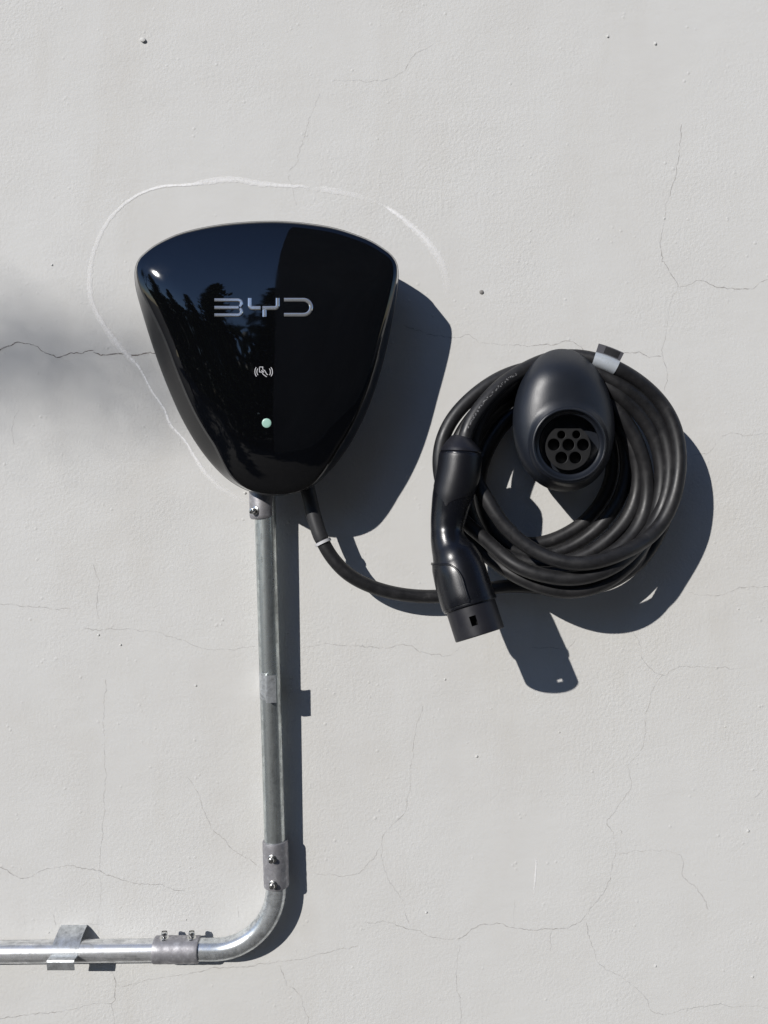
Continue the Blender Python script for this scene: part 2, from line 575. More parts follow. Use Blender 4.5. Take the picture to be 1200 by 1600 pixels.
def wall_bits():
    # small chip in the paint and a filled drill hole
    mb = MB()
    rg = []
    for k, (r, d) in enumerate(((3.6, 0.1), (3.0, 0.9), (1.2, 1.6))):
        rg.append([P(752.5 + r * math.cos(a), 456.5 + r * math.sin(a) * 0.95, d) for a in [i * math.pi / 8 for i in range(16)]])
    mb.rings(rg, False, True)
    mb.build('wall_plug', principled('grey_filler', (0.22, 0.21, 0.2), 0.9)[0], WALL)
    mb = MB()
    rg = [[P(223 + r * math.cos(a) * 1.3, 62 + r * math.sin(a), d) for a in [i * math.pi / 7 for i in range(14)]] for r, d in ((3.6, 0.0), (2.9, 2.4), (1.0, 2.8))]
    mb.rings(rg, False, True)
    mb.build('paint_chip', M_WALL, WALL)
    rnd = random.Random(5)
    mb = MB()
    for i in range(26):
        x, y = rnd.uniform(10, 1190), rnd.uniform(10, 1590)
        r = rnd.uniform(1.2, 2.6)
        rg = [[P(x + rr * math.cos(a) * rnd.uniform(.8, 1.2), y + rr * math.sin(a), d) for a in [k * math.pi / 4 for k in range(8)]] for rr, d in ((r, 0.0), (r * .7, r * .5), (r * .2, r * .65))]
        mb.rings(rg, False, True)
    o = mb.build('render_grain', M_WALL, WALL)
    o['kind'] = 'stuff'


wall_bits()

# ------------------------------------------------------------------ charger
OUT = [(416, 345), (376, 347), (340, 351), (308, 357), (280, 364.5), (258, 374), (240, 384), (227, 394), (217, 404), (211.5, 416), (210, 430), (212, 450), (222, 488), (240, 546), (260, 600), (284, 654), (312, 701), (340, 735), (364, 755), (390, 768), (420, 774), (455, 772.5), (487, 761),
       (513, 739), (540, 705), (564, 663), (584, 615), (601, 558), (614, 497), (621, 452), (623, 428), (620.5, 411), (612, 398), (598, 387), (580, 376), (556, 366), (520, 355), (480, 348.5), (446, 345.5)]
NO = 160
outl = resample(catmull([Vector((x, y, 0)) for x, y in OUT], 8, True), NO, True)
DW = 57.0   # depth of the widest line


def inward(i):
    t = outl[(i + 2) % NO] - outl[(i - 2) % NO]
    n = Vector((t.y, -t.x, 0)).normalized()
    c = Vector((416, 540, 0)) - outl[i]
    return n if n.dot(c) > 0 else -n


def sm(a, b, x):
    t = min(max((x - a) / (b - a), 0), 1)
    return t * t * (3 - 2 * t)


def edge_inset(i):
    p = outl[i]
    lat = sm(400, 560, p.y) * (1 - sm(700, 775, p.y))
    return 1.6 + 19.0 * lat * (1.0 if p.x < 416 else 0.5)


inn = [outl[i] + inward(i) * edge_inset(i) for i in range(NO)]
DE = 79.0    # depth of the front cover's rim
DH = 14.0    # rise of the cover's dome
CC = Vector((416, 545, 0))


def ring_px(pts, d):
    return [P(p.x, p.y, d) for p in pts]


def scale_ring(s):
    return [CC + (p - CC) * s for p in inn]


def dome(s):
    return DE + 2.0 * (1 - max(0, (s - 0.96) / 0.04) ** 2) + DH * (1 - s ** 4.2)


inn_poly = [(math.atan2(p.y - CC.y, p.x - CC.x), (p - CC).length) for p in inn]


def front(px, py, lift=0.0):
    """a point on the charger's front cover at photograph position px, py"""
    v = Vector((px, py, 0)) - CC
    a = math.atan2(v.y, v.x)
    best = min(inn_poly, key=lambda q: abs((q[0] - a + math.pi) % (2 * math.pi) - math.pi))
    return P(px, py, dome(min(v.length / best[1], 1)) + lift)


def charger():
    t = thing('wall_charger', 'glossy black shield-shaped car charger mounted on the pale wall', 'charger', P(416, 560, 0))
    mb = MB()
    ins = lambda k: [outl[i] + inward(i) * k for i in range(NO)]
    mb.rings([ring_px(ins(34), 0.3), ring_px(ins(30), 12), ring_px(ins(22), 16), ring_px(ins(16), 28), ring_px(ins(6), 44), ring_px(ins(1.2), 53), ring_px(ins(0), DW), ring_px(ins(0.6), DW + 1.2)], True, False)
    # side belt up to the cover
    a = ins(0.6)
    mb.build('housing', M_SIDE, t, True, 40)
    mb = MB()
    mb.rings([[P(*(a[i].lerp(inn[i], u ** 1.25)).xy, DW + 1.2 + (DE - DW - 1.7) * u) for i in range(NO)] for u in (0, 0.1, 0.25, 0.4, 0.55, 0.7, 0.85, 1.0)], False, False)
    mb.build('side_band', M_BAND, t, True, 60)
    mb = MB()
    rg = [ring_px(scale_ring(0.97), DE - 6), ring_px(scale_ring(0.999), DE - 4)]
    for s in (1.0, 0.9985, 0.995, 0.99, 0.985, 0.98, 0.97, 0.96, 0.94, 0.92, 0.9, 0.87, 0.84, 0.8, 0.76, 0.72, 0.68, 0.62, 0.56, 0.5, 0.42, 0.34, 0.25, 0.15, 0.06):
        rg.append(ring_px(scale_ring(s), dome(s)))
    mb.rings(rg, False, True)
    cov = mb.build('front_cover', M_GLOSS, t, True, 60)
    return t, cov


CH, COVER = charger()


def stroke(mb, pts, w, h, lift=0.05, ch=0.6, fn=front):
    """raised stroke with chamfered edges along photograph-space points; w in px, h in mm"""
    n = len(pts)
    rg = []
    for i in range(n):
        p = Vector(pts[i])
        a = (p - Vector(pts[i - 1])).normalized() if i else None
        b = (Vector(pts[i + 1]) - p).normalized() if i < n - 1 else None
        if a is None: a = b
        if b is None: b = a
        t = (a + b).normalized()
        s = Vector((-t.y, t.x))
        k = 1 / max(t.dot(a), 0.5)
        row = []
        for off, hh in ((-0.5, 0), (-0.5, h * 0.45), (-0.5 + ch * 0.45, h), (0.5 - ch * 0.45, h), (0.5, h * 0.45), (0.5, 0)):
            q = p + s * (off * w * k)
            row.append(fn(q.x, q.y, lift + hh))
        rg.append(row)
    mb.rings(rg, True, True, closed=True)


def arc(cx, cy, rx, ry, a0, a1, n=9):
    return [(cx + rx * math.cos(math.radians(a0 + (a1 - a0) * i / n)), cy + ry * math.sin(math.radians(a0 + (a1 - a0) * i / n))) for i in range(n + 1)]


def logo():
    q = lambda L: [(320 + u / 6.667, 445 + v / 6.667) for u, v in L]
    H = 1.3
    mb = MB()
    W = 4.9
    stroke(mb, q([(100, 158), (340, 158)] + arc(343, 194, 40, 36, -80, 60)), W, H)
    stroke(mb, q([(100, 315), (340, 315)] + arc(343, 279, 40, 36, 80, -60)), W, H)
    stroke(mb, q([(100, 237), (352, 237)]), W, H - 0.25)
    mb.build('logo_letter', M_CHROME, CH, False)
    mb = MB()
    stroke(mb, q([(469, 138), (469, 205)] + arc(500, 208, 31, 34, 180, 100, 5) + [(580, 242)]), 5.9, H)
    stroke(mb, q([(760, 138), (760, 205)] + arc(729, 208, 31, 34, 0, 80, 5) + [(600, 242)]), 5.9, H)
    stroke(mb, q([(622, 258), (622, 332)]), 6.2, H)
    mb.build('logo_letter', M_CHROME, CH, False)
    mb = MB()
    stroke(mb, q([(825, 156), (1020, 156)] + arc(1028, 234, 80, 78, -85, 85, 16) + [(1020, 312), (825, 312)]), 5.6, H)
    mb.build('logo_letter', M_CHROME, CH, False)
    # contactless card symbol
    mb = MB()
    z = lambda L: [(380 + u / 20, 560 + v / 20) for u, v in L]
    w, h = 1.15, 0.12
    stroke(mb, z([(405, 280), (375, 340), (365, 420), (378, 500), (415, 565)]), w, h)
    stroke(mb, z([(455, 320), (435, 370), (428, 420), (435, 470), (460, 520)]), w, h)
    stroke(mb, z([(822, 320), (845, 370), (852, 420), (848, 470), (828, 520)]), w, h)
    stroke(mb, z([(868, 278), (905, 340), (915, 420), (910, 490), (872, 558)]), w, h)
    stroke(mb, z([(508, 268), (612, 268), (612, 345)]), w, h)
    stroke(mb, z([(508, 280), (510, 425), (590, 432)]), w, h)
    stroke(mb, z([(570, 375), (600, 400), (650, 432)]), w * 1.3, h + 0.05)
    stroke(mb, z([(612, 352), (670, 378), (700, 430), (735, 490), (775, 515)]), w, h - 0.02)
    stroke(mb, z([(596, 440), (615, 485), (665, 530), (735, 575)]), w, h)
    mb.build('card_symbol', M_ICON, CH, False)
    mb = MB()
    rg = [[front(416.5 + r * math.cos(a), 661 + r * math.sin(a), l) for a in [i * math.pi / 16 for i in range(32)]] for r, l in ((7.3, -0.2), (7.3, 0.25), (6.7, 0.5), (4, 0.6))]
    mb.rings(rg, False, True)
    tag(mb.build('status_light', M_LAMP, CH), 'round pale green status light')


logo()

# ------------------------------------------------------------------ conduit
R_PIPE = 0.0121


def straight(a, b, n=24):
    return [a.lerp(b, i / (n - 1)) for i in range(n)]


def coupling_rings(c, T, N, B, L, prof, seg=40):
    rg = []
    for u, r in prof:
        rg.append([c + T * (u * L) + (N * math.cos(2 * math.pi * j / seg) + B * math.sin(2 * math.pi * j / seg)) * r for j in range(seg)])
    return rg


def screw(base, axis, size, parent, turn=0.6):
    """slotted screw standing out of a fitting: base point, outward axis, head radius"""
    axis = axis.normalized()
    x = axis.cross(Vector((0.3, 0.2, 0.9))).normalized()
    y = axis.cross(x)
    x, y = x * math.cos(turn) + y * math.sin(turn), y * math.cos(turn) - x * math.sin(turn)
    mb = MB()
    seg = 18
    rg = []
    for u, r in ((-0.4, 0.62), (0.9, 0.62), (0.95, 0.95), (1.15, 1.0), (1.75, 1.0), (2.05, 0.85), (2.2, 0.5)):
        rg.append([base + axis * (u * size) + (x * math.cos(2 * math.pi * j / seg) + y * math.sin(2 * math.pi * j / seg)) * (r * size) for j in range(seg)])
    mb.rings(rg, True, True)
    # boss ring round the thread
    rg = []
    for u, r in ((-0.3, 1.5), (0.15, 1.45), (0.3, 1.2), (0.32, 0.7)):
        rg.append([base + axis * (u * size) + (x * math.cos(2 * math.pi * j / seg) + y * math.sin(2 * math.pi * j / seg)) * (r * size) for j in range(seg)])
    mb.rings(rg, False, False)
    s = mb.build('screw', M_SCREW, parent, True, 40)
    mb = MB()
    mb.box(base + axis * (2.12 * size), x * (0.8 * size), y * (0.13 * size), axis * (0.14 * size))
    mb.build('screw_slot', M_DARK, s, False)
    return s


H_TOP, H_BOT = 23.0, 17.5
VP_T, VP_B = P(413.5, 770, 24.0), P(431, 1362, H_BOT)
EL_V, EL_H = P(431.5, 1352, H_BOT), P(300, 1483.5, H_BOT)
HP_L = P(300, 1484, H_BOT) + (P(0, 1487.2, H_BOT) - P(300, 1484, H_BOT)) * 12


def conduit():
    mb = MB()
    tube(mb, straight(VP_T, VP_B, 30), R_PIPE, 48)
    o = mb.build('vertical_conduit', M_STEEL_V)
    tag(o, 'upright galvanised steel conduit pipe running down from the charger', 'conduit')
    mb = MB()
    tube(mb, straight(HP_L, P(300, 1484, H_BOT), 30), R_PIPE, 48)
    o = mb.build('horizontal_conduit', M_STEEL_H)
    tag(o, 'level galvanised steel conduit pipe entering at the lower left edge', 'conduit')
    # bend
    c = P(431.5 - 97, 1386.5, H_BOT)
    r = (P(431.5, 1386.5, H_BOT) - c).length
    path = [P(431.2, 1350, H_BOT), P(431.4, 1370, H_BOT)]
    for i in range(25):
        a = math.radians(90 * i / 24)
        path.append(c + Vector((math.cos(a) * r, 0, -math.sin(a) * r)))
    path += [P(322, 1483.5, H_BOT), P(300, 1483.6, H_BOT), P(285, 1483.8, H_BOT)]
    mb = MB()
    tube(mb, path, 0.01195, 48)
    o = mb.build('conduit_elbow', M_STEEL)
    tag(o, 'shiny steel conduit bend turning from upright to level', 'pipe elbow')

    # set screw couplings
    RC = 0.0146
    prof = [(0, R_PIPE * 0.99), (0, RC - 0.0012), (0.012, RC - 0.0003), (0.035, RC)] + [(0.1 + 0.8 * k / 12, RC + 0.00012 * math.sin(k * 1.9)) for k in range(13)] + [(0.965, RC), (0.988, RC - 0.0003), (1, RC - 0.0012), (1, R_PIPE * 0.99)]
    a, b = P(429.9, 1312, H_BOT), P(432.2, 1384, H_BOT)
    t = thing('conduit_coupling', 'upright grey cast coupling joining the vertical pipe to the bend', 'pipe coupling', a, 'set screw conduit couplings')
    T = (b - a).normalized()
    N = (Vector((0, -1, 0)) - T * T.dot(Vector((0, -1, 0)))).normalized()
    mb = MB()
    mb.rings(coupling_rings(a, T, N, T.cross(N), (b - a).length, prof), False, False)
    mb.build('sleeve', M_CAST, t, True, 40)
    for k, px in ((0.31, 0), (0.86, 0)):
        ax = Vector((-0.12, -1, 0.05)).normalized()
        screw(a.lerp(b, k) + ax * (RC - 0.0006), ax, 0.0033, t, 0.5 + k)
    a, b = P(241, 1484, H_BOT), P(312, 1483.4, H_BOT)
    t = thing('conduit_coupling', 'level grey cast coupling with two screws standing on its top', 'pipe coupling', a, 'set screw conduit couplings')
    T = (b - a).normalized()
    N = Vector((0, -1, 0))
    mb = MB()
    mb.rings(coupling_rings(a, T, N, T.cross(N), (b - a).length, prof), False, False)
    mb.build('sleeve', M_CAST, t, True, 40)
    for k in (0.22, 0.82):
        ax = Vector((0.03, -0.08, 1)).normalized()
        screw(a.lerp(b, k) + ax * (RC - 0.0004), ax, 0.0036, t, 0.9)
    # box connector under the charger
    a, b = P(409, 745, 24.5), P(410.3, 811, 23.6)
    t = thing('box_connector', 'grey cast pipe connector with one screw directly below the charger', 'pipe connector', b)
    T = (b - a).normalized()
    N = (Vector((0, -1, 0)) - T * T.dot(Vector((0, -1, 0)))).normalized()
    mb = MB()
    mb.rings(coupling_rings(a, T, N, T.cross(N), (b - a).length, [(0, R_PIPE), (0, RC - .001), (0.03, RC), (0.9, RC), (0.955, RC - .0004), (0.99, RC - .0016), (1, R_PIPE * 1.0)]), False, False)
    mb.build('sleeve', M_CAST, t, True, 40)
    ax = Vector((-0.5, -1, -0.05)).normalized()
    screw(a.lerp(b, 0.79) + ax * (RC - 0.0006), ax, 0.0036, t, 1.1)


conduit()


def strip_clip(name, label, c, along, side, w, shear, prof, th=0.0011):
    """a bent metal strip: profile points (side, out) in mm round the pipe centre c; along = pipe direction"""
    out = Vector((0, -1, 0))
    pts = catmull([Vector((a, b, 0)) for a, b in prof], 1)
    n = len(prof)
    rgA = []
    mb = MB()
    rows = []
    for i in range(n):
        p = Vector(prof[i])
        a = (p - Vector(prof[i - 1])).normalized() if i else None
        b = (Vector(prof[i + 1]) - p).normalized() if i < n - 1 else None
        if a is None: a = b
        if b is None: b = a
        t = (a + b).normalized()
        nn = Vector((-t.y, t.x)) / max(t.dot(a), 0.6)
        q0, q1 = p, p + nn * (th * 1000)
        f = lambda q, s: c + side * (q.x / 1000) + out * (q.y / 1000) + along * (s * w / 2 + shear * q.x / 1000)
        rows.append([f(q0, -1), f(q0, 1), f(q1, 1), f(q1, -1)])
    mb.rings(rows, True, True)
    t = thing(name, label, 'pipe clip', c, 'sheet metal conduit clips')
    mb.build('strip', M_BRACKET, t, True, 30)
    return t


def clips():
    R = R_PIPE * 1000 + 0.3
    circ = lambda a0, a1, n: [(R * math.sin(math.radians(a0 + (a1 - a0) * i / n)), R * math.cos(math.radians(a0 + (a1 - a0) * i / n))) for i in range(n + 1)]
    # angle 0 = straight out from the wall, positive = 'side' direction
    prof = [(20.8, -17.2), (20.3, -12), (18.0, -6), (14.6, 1.5)] + circ(48, 9, 6) + [(2.0, 15), (2.5, 19.5), (1.9, 21.6), (0.2, 22.6), (-4, 22.4), (-9.6, 21.2)]
    strip_clip('conduit_clip', 'bent metal clip holding the level pipe, lower flap turned out', P(107, 1486, H_BOT), Vector((1, 0, 0)), Vector((0, 0, 1)), 0.0305, 0.0, prof)
    cv = VP_T.lerp(VP_B, (1069 - 770) / (1362 - 770.0))
    T = (VP_B - VP_T).normalized()
    strip_clip('conduit_clip', 'small metal clip halfway down the upright pipe', cv, T, Vector((-1, 0, 0)), 0.0305, 0.0, [(13.2, -19), (13.0, -6)] + circ(88, 9, 12) + prof[10 + 1:])


clips()

# ------------------------------------------------------------------ connector holder
HOLD = thing('connector_holder', 'black egg-shaped plug holster with seven-hole socket, cable coiled round it', 'plug holder', P(885, 660, 0))


def holder():
    n = 96
    ecx, ecy = 880.5, 656.5

    def egg(a):
        # wider in the lower half
        x = math.cos(a); y = math.sin(a)
        k = 1 + 0.07 * y
        return (ecx + 79.5 * math.copysign(abs(x) ** 0.94, x) * k + (2.5 * y), ecy + 111.5 * y)

    rcx, rcy, rr = 889.5, 694.5, 58.5

    def circ(a, r=rr, cx=rcx, cy=rcy):
        return (cx + r * math.cos(a), cy + r * math.sin(a))
    A = [2 * math.pi * i / n for i in range(n)]
    rg = []
    # hollow skirt edge at the back, then over the front to the ring
    back = 40.0
    mid = 76.0
    frontd = 114.0
    E = [egg(a) for a in A]
    y0, y1 = ecy - 111.5, ecy + 111.5

    def hf(x, y):
        sy = min(max((y - ecy) / 111.5, -1), 1)
        cx = math.sqrt(max(0, 1 - sy * sy))
        hw = 79.5 * max(cx, 1e-4) ** 0.94 * (1 + 0.07 * sy)
        xi = min(abs(x - ecx - 2.5 * sy) / max(hw, 0.5), 1)
        gt = (1 - (1 - min(max((y - y0) / 62, 0), 1)) ** 3.0) * (0.86 + 0.14 * min(max((y - y0) / 120, 0), 1))
        gb = 1 - (1 - min(max((y1 - y) / 46, 0), 1)) ** 2.6
        return mid + (frontd - 3.0 - mid) * min(gt, 1) * gb * math.sqrt(max(0, 1 - xi ** 2.1))
    def rimd(a):
        c = circ(a)
        return (hf(*c) + 1.2) * 0.7 + frontd * 0.3
    for k, d in ((0.88, back + 1), (0.955, back), (0.972, back + 3), (0.985, 58), (0.996, 69)):
        rg.append([P(ecx + (e[0] - ecx) * k, ecy + (e[1] - ecy) * k, d) for e in E])
    NU = 34
    for k in range(NU + 1):
        u = (1 - k / NU)
        u = 1 - (1 - u) ** 2.4 if u > 0 else 0.0      # dense near the outer edge
        row = []
        for a, e in zip(A, E):
            c = circ(a)
            x, y = c[0] + (e[0] - c[0]) * u, c[1] + (e[1] - c[1]) * u
            dist = math.hypot(x - c[0], y - c[1])
            d = hf(x, y)
            t = max(0.0, 1 - dist / 9.0)
            d = d + (rimd(a) - d) * t * t * (3 - 2 * t)
            row.append(P(x, y, d))
        rg.append(row)
    mb = MB()
    mb.rings(rg, True, False)
    mb.build('shell', M_SHELL, HOLD, True, 50)
    # rim, funnel and recess
    mb = MB()
    prof = [(58.4, frontd - 0.5), (57.6, frontd + 0.9), (56, frontd + 1.5), (54.5, frontd + 1.2), (52.5, frontd - 1.5), (50.0, frontd - 4.0), (48.3, frontd - 4.6), (47.2, frontd - 5.2), (46.6, frontd - 8), (46, frontd - 31)]
    mb.rings([[P(*circ(a, r), d + (rimd(a) - frontd) * min(1, max(0, (d - frontd + 31) / 23))) for a in A] for r, d in prof], False, True)
    mb.build('socket_ring', M_SHELL, HOLD, True, 40)
    # raised contact block with a flattened top and seven holes
    ins_d0, ins_d1 = frontd - 30, frontd - 13
    cx, cy = 887.5, 699.0

    def dshape(a, k=1.0):
        x, y = 35.5 * math.cos(a), 35.5 * math.sin(a)
        y = max(y, -29.5)
        # soften the corners of the flat
        return (cx + x * k, cy + y * k)
    holes = [((877.2, 679.4), 6.4), ((900.6, 679), 6.4), ((865.4, 694.7), 9.4), ((888.2, 695), 9.4), ((911, 695), 9.4), ((877.2, 715.2), 9.4), ((898.9, 715.2), 9.4)]
    bm = bmesh.new()
    ov = [bm.verts.new(P(*dshape(a), ins_d1)) for a in A]
    edges = [bm.edges.new((ov[i], ov[(i + 1) % n])) for i in range(n)]
    hr = []
    for (hx, hy), r in holes:
        hv = [bm.verts.new(P(hx + r * math.cos(2 * math.pi * i / 28), hy + r * math.sin(2 * math.pi * i / 28), ins_d1)) for i in range(28)]
        edges += [bm.edges.new((hv[i], hv[(i + 1) % 28])) for i in range(28)]
        hr.append(hv)
    bmesh.ops.triangle_fill(bm, edges=edges, use_beauty=True)
    # drop any faces that fill the holes
    for f in list(bm.faces):
        c = f.calc_center_median()
        for (hx, hy), r in holes:
            h = P(hx, hy, ins_d1)
            if (c - h).length < mm(r, ins_d1) * 0.9 and all(any((v.co - h).length < mm(r, ins_d1) * 1.02 for _ in (0,)) for v in f.verts):
                bm.faces.remove(f)
                break
    low = [bm.verts.new(P(*dshape(a, 1.0), ins_d0)) for a in A]
    for i in range(n):
        bm.faces.new((ov[i], ov[(i + 1) % n], low[(i + 1) % n], low[i]))
    base = Vector(parent_world(HOLD))
    for v in bm.verts: v.co -= base
    me = bpy.data.meshes.new('contact_block')
    bmesh.ops.recalc_face_normals(bm, faces=bm.faces)
    bm.to_mesh(me); bm.free()
    me.materials.append(M_INSERT)
    o = bpy.data.objects.new('contact_block', me)
    COL.objects.link(o); o.parent = HOLD
    for (hx, hy), r in holes:
        mb = MB()
        mb.rings([[P(hx + q * math.cos(2 * math.pi * i / 28), hy + q * math.sin(2 * math.pi * i / 28), d) for i in range(28)] for q, d in ((r + 1.0, ins_d1 - 0.3), (r + 0.8, ins_d1 + 0.25), (r, ins_d1 + 0.1), (r * 0.98, ins_d1 - 16))], False, True)
        mb.build('contact_hole', M_INSERT, o, True, 40)
    # drum that carries the coil, and wall plate
    mb = MB()
    c0 = (884, 632)
    dr = [(70, 0.3), (70, 5), (60, 6), (58, 30), (60, 36), (60, 40)]
    mb.rings([[P(c0[0] + r * math.cos(a), c0[1] + r * 0.82 * math.sin(a), d) for a in A] for r, d in dr], False, True)
    mb.build('cable_drum', M_NOSE, HOLD, True, 40)


holder()

# ------------------------------------------------------------------ charging cable
CAB = thing('charging_cable', 'thick black charging cable with plug, coiled round the holster', 'charging cable', P(880, 760, 0))
R_CAB = 0.0077
ROUTE = [
    # out of the charger
    (474, 735, 34), (481, 765, 36), (490, 805, 39), (501, 840, 42), (516, 868, 43), (538, 893, 42), (568, 911, 38), (610, 925, 33), (655, 932, 28), (700, 932, 24), (748, 924, 24),
    # 1
    (800, 916, 30), (860, 919, 36), (938, 915, 36), (1002, 876, 33), (1041, 808, 34), (1052, 740, 38), (1038, 680, 42), (1000, 628, 42), (945, 600, 38), (885, 592, 30), (825, 606, 22), (768, 655, 16), (742, 720, 14), (748, 790, 14),
    # 2 : innermost, near the wall
    (785, 838, 16), (835, 851, 18), (880, 838, 20), (920, 810, 22), (950, 765, 24), (958, 715, 24), (945, 668, 24), (910, 632, 24), (860, 626, 22), (805, 645, 20), (765, 695, 20), (748, 760, 20), (768, 830, 24),
    # 3
    (808, 862, 28), (850, 866, 30), (893, 853, 32), (935, 824, 34), (968, 780, 36), (980, 730, 38), (970, 680, 38), (940, 640, 36), (890, 612, 34), (830, 612, 36), (768, 650, 42), (734, 715, 44), (732, 795, 40), (765, 852, 36),
    # 4
    (812, 876, 38), (862, 880, 42), (912, 867, 46), (953, 838, 48), (984, 797, 50), (995, 748, 52), (988, 700, 52), (966, 655, 50), (930, 620, 48), (880, 596, 46), (815, 602, 48), (754, 645, 54), (724, 705, 56), (716, 785, 52), (745, 850, 48),
    # 5
    (800, 885, 50), (858, 894, 54), (920, 884, 58), (968, 856, 60), (998, 822, 62), (1011, 780, 64), (1008, 732, 64), (991, 680, 63), (965, 642, 60), (925, 602, 57), (880, 580, 54), (815, 592, 56), (756, 632, 62), (714, 690, 62), (703, 770, 60), (730, 840, 58),
    # 6 : lowest strand
    (774, 880, 62), (800, 897, 64), (832, 912, 66), (880, 924, 68), (935, 915, 70), (985, 880, 72), (1016, 830, 74), (1031, 780, 76), (1034, 735, 76), (1024, 687, 75), (1000, 648, 72), (962, 612, 68), (925, 588, 62), (880, 572, 57), (825, 577, 57), (780, 593, 60), (735, 625, 63), (703, 662, 65), (687, 705, 66), (690, 760, 66), (722, 815, 70),
    # 7
    (764, 850, 76), (786, 871, 78), (810, 886, 79), (845, 898, 80), (900, 904, 82), (955, 888, 83), (1000, 851, 84), (1030, 806, 84), (1045, 760, 84), (1046, 710, 83), (1033, 664, 81), (1010, 632, 78), (980, 608, 74), (945, 588, 69), (900, 572, 64), (850, 576, 64), (800, 600, 68), (758, 640, 72), (738, 690, 76), (740, 745, 80),
    # 8 : foremost strand, ends in the plug
    (758, 776, 86), (774, 803, 89), (792, 826, 91), (815, 847, 93), (845, 865, 94), (888, 880, 95), (930, 878, 96), (972, 863, 96), (1012, 841, 96), (1038, 812, 96), (1056, 770, 95), (1062, 715, 92), (1053, 667, 89), (1033, 632, 86), (1003, 602, 82), (965, 577, 77), (930, 562, 72), (890, 556, 68), (850, 563, 70), (814, 580, 76), (784, 600, 82), (759, 626, 87), (738, 654, 91), (727, 680, 92), (723, 700, 92),
]


